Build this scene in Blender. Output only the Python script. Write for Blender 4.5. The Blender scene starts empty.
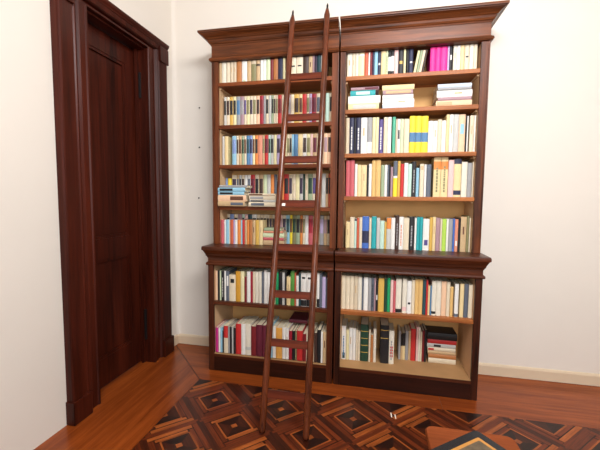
import bpy, bmesh, math, random
from mathutils import Vector, Matrix
random.seed(7)
S=bpy.context.scene; COL=S.collection
# ---------------------------------------------------------------- camera, world, lights, exposure
cd=bpy.data.cameras.new('camera'); cam=bpy.data.objects.new('camera',cd); COL.objects.link(cam)
cd.sensor_fit='HORIZONTAL'; cd.sensor_width=36; cd.lens=345.05/600*36; cd.clip_start=.05
RT=Vector((0.97902,0.20356,0.00917)); UP=Vector((-0.02425,0.07172,0.99713)); FW=Vector((-0.20231,0.97643,-0.07515))
cam.matrix_world=Matrix(((RT.x,UP.x,-FW.x,1.2876),(RT.y,UP.y,-FW.y,-2.6566),(RT.z,UP.z,-FW.z,1.4),(0,0,0,1)))
S.camera=cam
W=bpy.data.worlds.new('room_air'); S.world=W; W.use_nodes=True
W.node_tree.nodes['Background'].inputs[0].default_value=(.96,.98,1,1); W.node_tree.nodes['Background'].inputs[1].default_value=.42
def area(name,loc,target,sx,sy,power,col):
    l=bpy.data.lights.new(name,'AREA'); l.shape='RECTANGLE'; l.size=sx; l.size_y=sy; l.energy=power; l.color=col
    o=bpy.data.objects.new(name,l); COL.objects.link(o); o.location=loc
    o.rotation_euler=(Vector(target)-Vector(loc)).to_track_quat('-Z','Y').to_euler(); return o
area('bounced_flash',(1.85,-2.35,3.3),(.95,.2,1.5),1.3,.9,138,(.96,.98,1))  # added stand-in for flash bounced off the ceiling; no lamp hangs there
area('fill_light',(1.9,-4.3,1.9),(.6,0,1.3),1.6,1.6,58,(.96,.98,1))  # fill added behind the camera to lift wall and shelves; no window there
vs=S.view_settings; vs.view_transform='Standard'; vs.look='None'; vs.exposure=-0.1; vs.gamma=1; vs.use_curve_mapping=False

# ---------------------------------------------------------------- materials
def lin(c):
    return tuple(((v/255)/12.92 if v/255<=.04045 else ((v/255+.055)/1.055)**2.4) for v in c)+(1,)
_M={}
def mat(name,rgb,rough=.6,var=.0,scale=30,spec=.5,bump=0):
    if name in _M: return _M[name]
    m=bpy.data.materials.new(name); m.use_nodes=True; N=m.node_tree.nodes; L=m.node_tree.links; b=N['Principled BSDF']
    b.inputs['Roughness'].default_value=rough; b.inputs['Specular IOR Level'].default_value=spec
    c=lin(rgb); b.inputs['Base Color'].default_value=c
    if var or bump:
        t=N.new('ShaderNodeTexCoord'); n=N.new('ShaderNodeTexNoise'); n.inputs['Scale'].default_value=scale; n.inputs['Detail'].default_value=4
        L.new(t.outputs['Object'],n.inputs['Vector'])
        r=N.new('ShaderNodeMapRange'); r.inputs['From Min'].default_value=.3; r.inputs['From Max'].default_value=.7; r.inputs['To Min'].default_value=1-var; r.inputs['To Max'].default_value=1+var
        L.new(n.outputs['Fac'],r.inputs['Value'])
        h=N.new('ShaderNodeHueSaturation'); h.inputs['Color'].default_value=c; L.new(r.outputs['Result'],h.inputs['Value']); L.new(h.outputs['Color'],b.inputs['Base Color'])
        if bump:
            bp=N.new('ShaderNodeBump'); bp.inputs['Strength'].default_value=bump; bp.inputs['Distance'].default_value=.002; L.new(n.outputs['Fac'],bp.inputs['Height']); L.new(bp.outputs['Normal'],b.inputs['Normal'])
    _M[name]=m; return m
def wood(name,dark,light,stretch,rough=.35,uv=False,scale=1.0,spec=.5,coat=0):
    if name in _M: return _M[name]
    m=bpy.data.materials.new(name); m.use_nodes=True; N=m.node_tree.nodes; L=m.node_tree.links; b=N['Principled BSDF']
    t=N.new('ShaderNodeTexCoord'); mp=N.new('ShaderNodeMapping'); mp.inputs['Scale'].default_value=stretch
    L.new(t.outputs['UV' if uv else 'Object'],mp.inputs['Vector'])
    n=N.new('ShaderNodeTexNoise'); n.inputs['Scale'].default_value=scale; n.inputs['Detail'].default_value=6; n.inputs['Roughness'].default_value=.65; n.inputs['Distortion'].default_value=.6
    L.new(mp.outputs['Vector'],n.inputs['Vector'])
    n2=N.new('ShaderNodeTexNoise'); n2.inputs['Scale'].default_value=scale*.22; n2.inputs['Detail'].default_value=3; L.new(mp.outputs['Vector'],n2.inputs['Vector'])
    ad=N.new('ShaderNodeMath'); ad.operation='ADD'; L.new(n.outputs['Fac'],ad.inputs[0]); L.new(n2.outputs['Fac'],ad.inputs[1])
    r=N.new('ShaderNodeValToRGB'); r.color_ramp.elements[0].position=.36; r.color_ramp.elements[0].color=lin(dark); r.color_ramp.elements[1].position=.64; r.color_ramp.elements[1].color=lin(light)
    hf=N.new('ShaderNodeMath'); hf.operation='MULTIPLY'; hf.inputs[1].default_value=.5; L.new(ad.outputs[0],hf.inputs[0]); L.new(hf.outputs[0],r.inputs['Fac'])
    L.new(r.outputs['Color'],b.inputs['Base Color'])
    b.inputs['Roughness'].default_value=rough; b.inputs['Specular IOR Level'].default_value=spec; b.inputs['Coat Weight'].default_value=coat; b.inputs['Coat Roughness'].default_value=.2
    bp=N.new('ShaderNodeBump'); bp.inputs['Strength'].default_value=.12; bp.inputs['Distance'].default_value=.001; L.new(n.outputs['Fac'],bp.inputs['Height']); L.new(bp.outputs['Normal'],b.inputs['Normal'])
    _M[name]=m; return m
WX=wood('walnut_along_x',(42,18,7),(132,70,33),(2.5,40,40),.36,spec=.28)
WZ=wood('walnut_along_z',(44,18,8),(128,66,32),(40,40,2.5),.36,spec=.28)
WY=wood('walnut_along_y',(62,26,14),(120,58,32),(40,2.5,40),.4)
WD=wood('dark_walnut',(20,7,3),(54,22,11),(2.5,40,40),.4,spec=.22)
LX=wood('base_walnut_x',(32,12,5),(98,46,21),(2.5,40,40),.36,spec=.3)
LZ=wood('base_walnut_z',(28,10,5),(84,38,18),(40,40,2.5),.36,spec=.3)
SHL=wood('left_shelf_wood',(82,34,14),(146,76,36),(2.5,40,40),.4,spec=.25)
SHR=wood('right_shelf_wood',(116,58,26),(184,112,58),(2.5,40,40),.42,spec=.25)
DZ=wood('door_walnut_z',(34,10,6),(80,30,17),(40,40,2),.34,spec=.16)
DY=wood('door_walnut_y',(34,10,6),(80,30,17),(40,2,40),.34,spec=.16)
LAD=wood('ladder_wood',(58,25,12),(116,58,33),(60,60,3),.22,spec=.4)
RUNG=wood('rung_wood',(62,21,10),(110,46,24),(3,60,60),.35,spec=.25)
LIN=mat('cream_lining',(216,178,136),.7,.06,8)
BOT=mat('tan_shelf_paint',(176,134,88),.7,.08,7)
BACK=mat('tan_backing',(230,178,112),.7,.06,6)
WALL=mat('wall_paint',(231,222,211),.9,.012,3,.2,.05)
CEIL=mat('ceiling_paint',(240,236,228),.9,0)
BASEB=mat('baseboard_paint',(216,194,166),.7,.02,6)
METAL=mat('dark_metal',(60,56,56),.4); METAL.node_tree.nodes['Principled BSDF'].inputs['Metallic'].default_value=.8
BRASS=mat('brass',(190,160,100),.35); BRASS.node_tree.nodes['Principled BSDF'].inputs['Metallic'].default_value=.9
PAPER=mat('white_paper',(236,230,220),.8)
PAGES=mat('page_edges',(222,206,176),.9,.05,60)
FLA=wood('parquet_light',(104,47,17),(178,95,42),(6,90,1),.3,True,spec=.3)
FMD=wood('parquet_mid',(70,27,11),(120,52,22),(6,90,1),.3,True,spec=.3)
FDK=wood('parquet_dark',(42,16,8),(76,32,15),(6,90,1),.3,True,spec=.3)
FVD=wood('parquet_very_dark',(24,10,7),(48,21,13),(6,90,1),.3,True,spec=.3)
FBO=wood('parquet_border',(112,48,16),(158,77,29),(3,45,1),.24,True,spec=.35)
STO=wood('stool_wood',(112,52,22),(142,70,32),(4,50,50),.6,spec=.15)
LAQ=mat('black_lacquer',(12,16,22),.22,0,30,.3)
GILT=mat('gilt_line',(176,118,46),.35,.08,60)
LEA=mat('brown_leather',(84,70,52),.6,.25,90,.4,.3)
PAL=dict(tan=(200,168,126),ivory=(226,217,198),cream=(222,206,178),beige=(206,188,160),orange_brown=(180,114,62),ice=(200,210,222),white=(232,228,221),olive=(134,128,88),
 pale_green=(206,216,176),dark_red=(122,26,32),navy=(38,40,70),pale_yellow=(230,219,170),brown=(104,62,40),dark_brown=(64,42,34),mauve=(168,134,140),dark_purple=(58,42,64),
 dark_teal=(36,72,80),pale_grey=(196,194,188),gold=(212,170,80),grey=(156,154,154),crimson=(160,26,46),red=(196,44,42),sage=(156,170,136),mint=(192,220,204),yellow_cream=(230,205,152),
 sky_blue=(146,192,212),periwinkle=(130,150,198),lavender=(184,166,200),steel_blue=(80,124,164),orange=(224,134,62),salmon=(222,144,116),maroon=(100,26,46),yellow=(242,214,50),
 slate=(92,98,110),dark_green=(28,62,44),terracotta=(200,92,62),peach=(234,192,156),rose=(196,92,98),pink=(232,190,184),teal=(38,160,164),hot_pink=(236,36,140),magenta=(196,44,128),
 lime=(176,212,84),green=(24,150,92),leaf_green=(84,146,60),blue=(66,106,184),purple=(84,68,128),black=(28,26,28),gold_tan=(222,180,112),gold_orange=(228,164,76),ochre=(204,146,44),mint_green=(84,172,140))
def pm(c): return mat('book_'+c,PAL[c],.55,.05,40)

# ---------------------------------------------------------------- helpers
def obj(name,verts,faces,m,parent=None,loc=None,smooth=False):
    me=bpy.data.meshes.new(name); me.from_pydata([tuple(v) for v in verts],[],faces); me.materials.append(m)
    bm=bmesh.new(); bm.from_mesh(me); bmesh.ops.recalc_face_normals(bm,faces=bm.faces); bm.to_mesh(me); bm.free()
    if smooth:
        for p in me.polygons: p.use_smooth=True
    o=bpy.data.objects.new(name,me); COL.objects.link(o)
    if parent: o.parent=parent
    if loc: o.location=loc
    return o
def boxv(x0,x1,y0,y1,z0,z1):
    v=[(x,y,z) for x in(x0,x1) for y in(y0,y1) for z in(z0,z1)]
    return v,[(0,1,3,2),(4,6,7,5),(0,4,5,1),(2,3,7,6),(0,2,6,4),(1,5,7,3)]
def box(name,b,m,parent=None,bev=0,loc=None):
    v,f=boxv(*b); o=obj(name,v,f,m,parent,loc)
    if bev:
        bm=bmesh.new(); bm.from_mesh(o.data); bmesh.ops.bevel(bm,geom=bm.edges[:],offset=bev,segments=2,affect='EDGES',profile=.6); bm.to_mesh(o.data); bm.free()
    return o
def boxes(name,bs,m,parent=None,loc=None):
    V=[];F=[]
    for b in bs:
        v,f=boxv(*b); k=len(V); V+=v; F+=[tuple(i+k for i in q) for q in f]
    return obj(name,V,F,m,parent,loc)
def loft(name,secs,m,parent=None,closed_sec=True,caps=True,smooth=False):
    n=len(secs[0]); V=[p for s in secs for p in s]; F=[]
    for i in range(len(secs)-1):
        for j in range(n if closed_sec else n-1):
            a=i*n+j; b=i*n+(j+1)%n; F.append((a,b,b+n,a+n))
    if caps: F+=[tuple(range(n)),tuple(range((len(secs)-1)*n,len(secs)*n))]
    return obj(name,V,F,m,parent,None,smooth)
def thing(name,label,cat,loc=(0,0,0),group=None):
    o=bpy.data.objects.new(name,None); COL.objects.link(o); o.location=loc; o.empty_display_size=.05
    o['label']=label; o['category']=cat
    if group: o['group']=group
    return o
def struct(o): o['kind']='structure'; return o

# ---------------------------------------------------------------- floor: every plank a polygon of one mesh
class Floor:
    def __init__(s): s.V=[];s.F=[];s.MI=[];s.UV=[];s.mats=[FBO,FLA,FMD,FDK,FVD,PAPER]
    def poly(s,pts,mi,z,ang):
        if len(pts)<3: return
        k=len(s.V); s.V+=[(x,y,z) for x,y in pts]; s.F.append(tuple(range(k,k+len(pts)))); s.MI.append(mi)
        ox,oy=random.random()*50,random.random()*50; c,sn=math.cos(ang),math.sin(ang)
        s.UV.append([(ox+x*c+y*sn,oy-x*sn+y*c) for x,y in pts])
def clip(pts,nx,ny,d):   # keep nx*x+ny*y>=d
    out=[]
    for i in range(len(pts)):
        a=pts[i]; b=pts[(i+1)%len(pts)]; fa=nx*a[0]+ny*a[1]-d; fb=nx*b[0]+ny*b[1]-d
        if fa>=0: out.append(a)
        if fa*fb<0: t=fa/(fa-fb); out.append((a[0]+t*(b[0]-a[0]),a[1]+t*(b[1]-a[1])))
    return out
FX,FY=.013,-.288
fl=Floor()
def board(pts,mi,z,ang):
    fl.poly(pts,mi,z,ang)
# plain border: left strip and the strip along the bookcase, mitred at the corner
fl.poly([(-.9,-4.6),(4.3,-4.6),(4.3,.4),(-.9,.4)],3,-.004,0)
yb=.3
for i,(a,b) in enumerate(((-4.6,-2.1),(-2.1,-1.17),(-1.17,.4))):
    def edge(x,y): return y
    pts=[(-.9,a),(FX,a),(FX,min(b,FY)),(FX-.003,min(b,FY))]
    pts=[(-.9,a+.001),(FX-.003,a+.001),(FX-.003,min(b,FY)-.001),(-.9 if b<.3 else FX-.003-.69,b-.001 if b<.3 else FY+.69)]
    if b>=.3: pts=[(-.9,a+.001),(FX-.003,a+.001),(FX-.003,FY-.001),(FX-.69,FY+.686),(-.9,FY+.686)]
    board(pts,0,-.002,math.pi/2)
for a,b in ((FX,1.79),(1.79,3.2),(3.2,4.3)):
    pts=[(a+.001,FY+.003),(b-.001,FY+.003),(b-.001,.4),(a+.001,.4)]
    if a==FX: pts=[(FX+.001,FY+.003),(b-.001,FY+.003),(b-.001,.4),(FX-.68,.4),(FX-.68,FY+.688)]
    board(pts,0,-.002,0)
DG=.238; T=DG/math.sqrt(2)*2*.5   # half of a panel's side
r2=math.sqrt(.5)
def tile(cx,cy):
    h=DG*r2                      # half side
    def R(x0,x1,y0,y1,mi,z,along_x):
        x0,x1=min(x0,x1),max(x0,x1); y0,y1=min(y0,y1),max(y0,y1)
        pts=[(x0,y0),(x1,y0),(x1,y1),(x0,y1)]
        pts=[(cx+(x-y)*r2,cy+(x+y)*r2*.955) for x,y in pts]
        pts=clip(pts,1,0,FX); pts=clip(pts,0,-1,-FY); pts=clip(pts,-1,0,-4.3)
        fl.poly(pts,mi,z,math.pi/4 if along_x else 3*math.pi/4)
    def Tr(pl,mi,z,ax):
        pts=[(cx+(x-y)*r2,cy+(x+y)*r2*.955) for x,y in pl]
        pts=clip(pts,1,0,FX); pts=clip(pts,0,-1,-FY); pts=clip(pts,-1,0,-4.3); fl.poly(pts,mi,z,ax)
    R(-h,h,-h,h,3,-.0018,True)
    def pin(o,w,mi,z,gap=.0015,ext=0):   # four strips in pinwheel, outer half-size o, width w
        a=o-w
        ma,mb=mi
        R(-o+gap,a-ext,a,o,ma,z,True); R(a,o,-a+ext,o-gap,mb,z,False)
        R(-a+ext,o-gap,-o,-a,ma,z,True); R(-o,-a,-o+gap,a-ext,mb,z,False)
    def pick(): return random.choice((1,1,2)),random.choice((2,2,2,3))  # strips along one diagonal paler: directional sheen of the grain put into colour
    pin(h,.019,(2,3),-.0014)                 # shared lattice strip
    pin(h-.0195,.030,pick(),-.0010,.002,.006)
    pin(h-.050,.007,(4,3),-.0006,.001,-.010)
    pin(h-.056,.022,pick(),-.0004,.002,.012)
    pin(h-.0785,.010,(1,1),-.0003,.001,.0)
    c=h-.089
    for k,mi in enumerate((4,3,4,3)):
        co=[(-c,-c),(c,-c),(c,c),(-c,c)]; Tr([(0,0),co[k],co[(k+1)%4]],mi,-.0006,(k%2)*math.pi/2+math.pi/4)
    if cy<FY-.04: R(-.017,.017,-.017,.017,1,-.0002,True)
for k in range(-1,19):
    for j in range(-1,20):
        if (k+j)%2==0: tile(.25+.2385*k,-.520-.2265*j)
for (x,y,l) in ((1.44,-.40,.05),(1.465,-.415,.045)):   # two pale streaks
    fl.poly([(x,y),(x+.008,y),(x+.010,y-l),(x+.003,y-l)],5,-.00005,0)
me=bpy.data.meshes.new('floor'); me.from_pydata(fl.V,[],fl.F)
for m in fl.mats: me.materials.append(m)
uvl=me.uv_layers.new(name='UVMap'); i=0
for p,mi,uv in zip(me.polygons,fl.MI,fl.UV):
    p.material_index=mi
    for q in uv: uvl.data[i].uv=q; i+=1
bm=bmesh.new(); bm.from_mesh(me)
for f in bm.faces:
    f.normal_update()
    if f.normal.z<0: f.normal_flip()
bm.to_mesh(me); bm.free()
o=bpy.data.objects.new('floor',me); COL.objects.link(o); struct(o)

# ---------------------------------------------------------------- walls
XW,YB,ZC=-.519,.2925,3.45
struct(box('wall_back',(XW-.14,4.3,YB,YB+.12,-.01,ZC),WALL))
D0,D1,DH=-.11,-.73,2.59
struct(boxes('wall_left',[(XW-.14,XW,D0,YB,-.01,ZC),(XW-.14,XW,-4.6,D1,-.01,ZC),(XW-.14,XW,D1,D0,DH,ZC)],WALL))
struct(box('wall_right',(4.2,4.32,-4.6,YB,-.01,ZC),WALL))
struct(box('ceiling',(XW-.14,4.32,-4.6,YB+.12,ZC,ZC+.1),CEIL))
# rounded plaster corner
sec=[]
for z in (0.0,ZC):
    s=[(XW,YB,z)]; 
    for k in range(9):
        a=math.pi/2*k/8; s.append((XW+.035-.035*math.sin(a),YB-.035+.035*math.cos(a),z))
    s.reverse(); sec.append([(x,y,z) for x,y,z in s])
struct(loft('trim_1',[[(XW,YB,z)]+[(XW+.035-.035*math.sin(math.pi/2*k/8),YB-.035+.035*math.cos(math.pi/2*k/8),z) for k in range(9)] for z in (0,ZC)],WALL,smooth=False))
struct(loft('baseboard_back',[[(x,YB,0),(x,YB-.014,0),(x,YB-.014,.075),(x,YB-.008,.088),(x,YB,.092)] for x in (XW,4.2)],BASEB))
struct(loft('baseboard_left',[[(XW,y,0),(XW+.012,y,0),(XW+.012,y,.075),(XW+.007,y,.088),(XW,y,.092)] for y in (.125,YB)],BASEB))

# ---------------------------------------------------------------- door in the left wall
door=bpy.data.objects.new('door_1',None); COL.objects.link(door); struct(door); door.location=(XW,(D0+D1)/2,0)
def dl(pts): return [(x-XW,y-(D0+D1)/2,z) for x,y,z in pts]
prof=[(0,0),(0,.028),(.006,.034),(.016,.034),(.022,.026),(.060,.026),(.075,.016),(.090,.020),(.100,.036),(.106,.042),(.112,.042),(.122,.034),(.128,.044),(.222,.052),(.230,.048),(.235,.040),(.235,0)]
W_=.0
secs=[]
def cas(y_sign,base_y,z_mode):
    return [(XW+h,base_y+y_sign*u,(0.0 if z_mode==0 else DH+u*.30)) for u,h in prof]
secs=[cas(1,D0-.010,0),cas(1,D0-.010,1),cas(-1,D1+.010,1),cas(-1,D1+.010,0)]
cz=loft('door_casing',[dl(s) for s in secs],DZ,door)
hd=loft('door_cornice',[dl([(XW,y,DH+.068),(XW+.054,y,DH+.068),(XW+.058,y,DH+.078),(XW+.066,y,DH+.088),(XW+.070,y,DH+.10),(XW+.070,y,DH+.108),(XW,y,DH+.112)]) for y in (D0+.228,D1-.228)],DY,door)
box('corner_block',(0,.060,.425,.545,2.535,2.658),DZ,door,.006)
box('corner_block',(0,.060,-.545,-.425,2.535,2.658),DZ,door,.006)
for sg in (1,-1):
    a,b=sorted((sg*.402,sg*.545)); box('plinth_block',(0,.062,a,b,0,.145),DZ,door,.004)
bb=(-.14,-.005,.30,.31,0,DH); box('door_jamb',(-.14,.0,.298,.3099,0,DH),DZ,door); box('door_jamb',(-.14,0,-.3099,-.298,0,DH),DZ,door)
box('door_jamb',(-.14,0,-.298,.298,DH-.012,DH),DY,door)
box('door_stop',(-.075,-.055,.270,.298,0,DH-.012),DZ,door)
leaf=boxes('door_leaf',[(-.135,-.09,.18,.285,.012,DH-.02),(-.135,-.09,-.285,-.18,.012,DH-.02),(-.135,-.09,-.18,.18,.012,.22),(-.135,-.09,-.18,.18,.95,1.1),(-.135,-.09,-.18,.18,DH-.16,DH-.02),(-.125,-.108,-.18,.18,.22,.95),(-.125,-.108,-.18,.18,1.1,DH-.16)],DZ,door)
boxes('panel_moulding',[(-.108,-.094,s-.01,s+.01,a,b) for s in (.17,-.17) for a,b in ((.22,.95),(1.1,DH-.16))]+[(-.108,-.094,-.16,.16,z-.01,z+.01) for z in (.23,.94,1.11,DH-.17)],DZ,door)
box('hinge',(-.052,-.034,.283,.298,.20,.46),METAL,door,.003)
box('hinge',(-.052,-.034,.283,.298,2.20,2.40),METAL,door,.003)

# ---------------------------------------------------------------- bookcases
def sweep(name,prof,x0,x1,yf,left_ret,right_ret,m,parent,yb=.27):
    secs=[]
    if left_ret: secs+=[[(x0-o,yb,z) for o,z in prof],[(x0-o,yf-o,z) for o,z in prof]]
    else: secs+=[[(x0,yf-o,z) for o,z in prof]]
    if right_ret: secs+=[[(x1+o,yf-o,z) for o,z in prof],[(x1+o,yb,z) for o,z in prof]]
    else: secs+=[[(x1,yf-o,z) for o,z in prof]]
    return loft(name,secs,m,parent)
YR=.285
def bookcase(label,x0,x1,sl,sr,shelves,lret,rret,lower_in):
    t=thing('bookcase',label,'bookcase',(0,0,0),'pair of tall bookcases')
    P=lambda n,b,m,bev=.0015: box(n,b,m,t,bev)
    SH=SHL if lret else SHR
    a,b=x0+sl,x1-sr
    # upper case
    P('stile',(x0,a,0,.022,1.0222,2.49),WZ); P('stile',(b,x1,0,.022,1.0222,2.49),WZ)
    P('side_panel',(x0+.004,a-.006,.022,YR,1.0222,2.49),WZ,0); P('side_panel',(b+.006,x1-.004,.022,YR,1.0222,2.49),WZ,0)
    P('lining',(a-.006,a-.0005,.022,.271,1.0222,2.485),LIN,0); P('lining',(b+.0005,b+.006,.022,.271,1.0222,2.485),LIN,0)
    P('back_panel',(a-.006,b+.006,.271,YR,1.0222,2.49),BACK,0)
    P('stile_bead',(x1-.011,x1-.002,-.006,0,1.0222,2.49),WZ,.002)
    P('stile_bead',(x0+.002,x0+.010,-.005,0,1.0222,2.49),WZ,.002)
    for z in shelves:
        P('shelf',(a,b,.003,.270,z-.030,z),SH,.003)
        P('shelf_batten',(a,a+.012,.03,.268,z-.044,z-.0305),LIN,0); P('shelf_batten',(b-.012,b,.03,.268,z-.044,z-.0305),LIN,0)
    P('frieze',(x0,x1,-.001,.022,2.49,2.615),WX); P('top_board',(x0,x1,.022,YR,2.49,2.52),WX,0)
    P('crown_end',(x0,x0+.02,.022,YR,2.5205,2.69),WZ,0); P('crown_end',(x1-.02,x1,.022,YR,2.5205,2.69),WZ,0)
    sweep('frieze_bead',[(0,2.490),(.012,2.492),(.018,2.503),(.014,2.516),(.005,2.522),(0,2.527)],x0,x1,-.001,lret,rret,WX,t)
    cr=[(-.02,2.612),(.004,2.612),(.008,2.622),(.014,2.626),(.020,2.636),(.024,2.648),(.026,2.652),(.032,2.654),(.040,2.664),(.052,2.674),(.066,2.681),(.070,2.683),(.070,2.687),(.079,2.689),(.0805,2.697),(.079,2.706),(-.02,2.706)]
    sweep('cornice',cr,x0,x1,0,lret,rret,WX,t,YR)
    # lower case
    c0,c1=x0+(lower_in if lret else 0),x1-(lower_in if rret else 0)
    yl=-.13; al,bl=c0+.045,c1-.045
    P('base_stile',(c0,al,yl,yl+.022,.0,.892),LZ); P('base_stile',(bl,c1,yl,yl+.022,.0,.892),LZ)
    P('base_side',(c0+.004,al-.006,yl+.022,YR,0,.93),LZ,0); P('base_side',(bl+.006,c1-.004,yl+.022,YR,0,.93),LZ,0)
    P('base_lining',(al-.006,al-.0005,yl+.022,.271,.14,.90),LIN,0); P('base_lining',(bl+.0005,bl+.006,yl+.022,.271,.14,.90),LIN,0)
    P('base_back',(al-.006,bl+.006,.271,YR,.02,.93),BACK,0)
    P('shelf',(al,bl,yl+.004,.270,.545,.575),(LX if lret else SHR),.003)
    P('bottom_shelf',(al,bl,yl+.002,.270,.118,.140),BOT,0)
    P('shelf_lip',(al,bl,yl-.003,yl+.002,.116,.139),LX,.001)
    P('plinth',(al,bl,yl+.001,yl+.02,.0,.116),WD,.002)
    P('base_frieze',(c0,c1,yl,yl+.022,.866,.935),LX)
    sweep('base_bead',[(0,.866),(.009,.868),(.013,.878),(.010,.888),(.004,.893),(0,.895)],c0,c1,yl,lret,rret,LX,t)
    led=[(-.02,.928),(.003,.928),(.006,.938),(.012,.944),(.015,.958),(.022,.972),(.028,.984),(.030,.988),(.036,.990),(.0375,.998),(.0375,1.010),(.034,1.020),(-.02,1.0217)]
    sweep('ledge',led,c0,c1,yl,lret,rret,LX,t,YR)
    P('ledge_board',(c0+.02,c1-(.02 if rret else 0),yl+.02,YR,.99,1.0217),LX,0)
    return t,a,b
lb,_,_=bookcase('left tall walnut bookcase with a ladder leaning on it',0,1.0215,.0545,.050,(1.336,1.672,1.99,2.325),True,False,.014)
rb,_,_=bookcase('right tall walnut bookcase with hot pink books on top shelf',1.0335,2.056,.042,.056,(1.424,1.745,2.07,2.313),False,True,.014)
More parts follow.
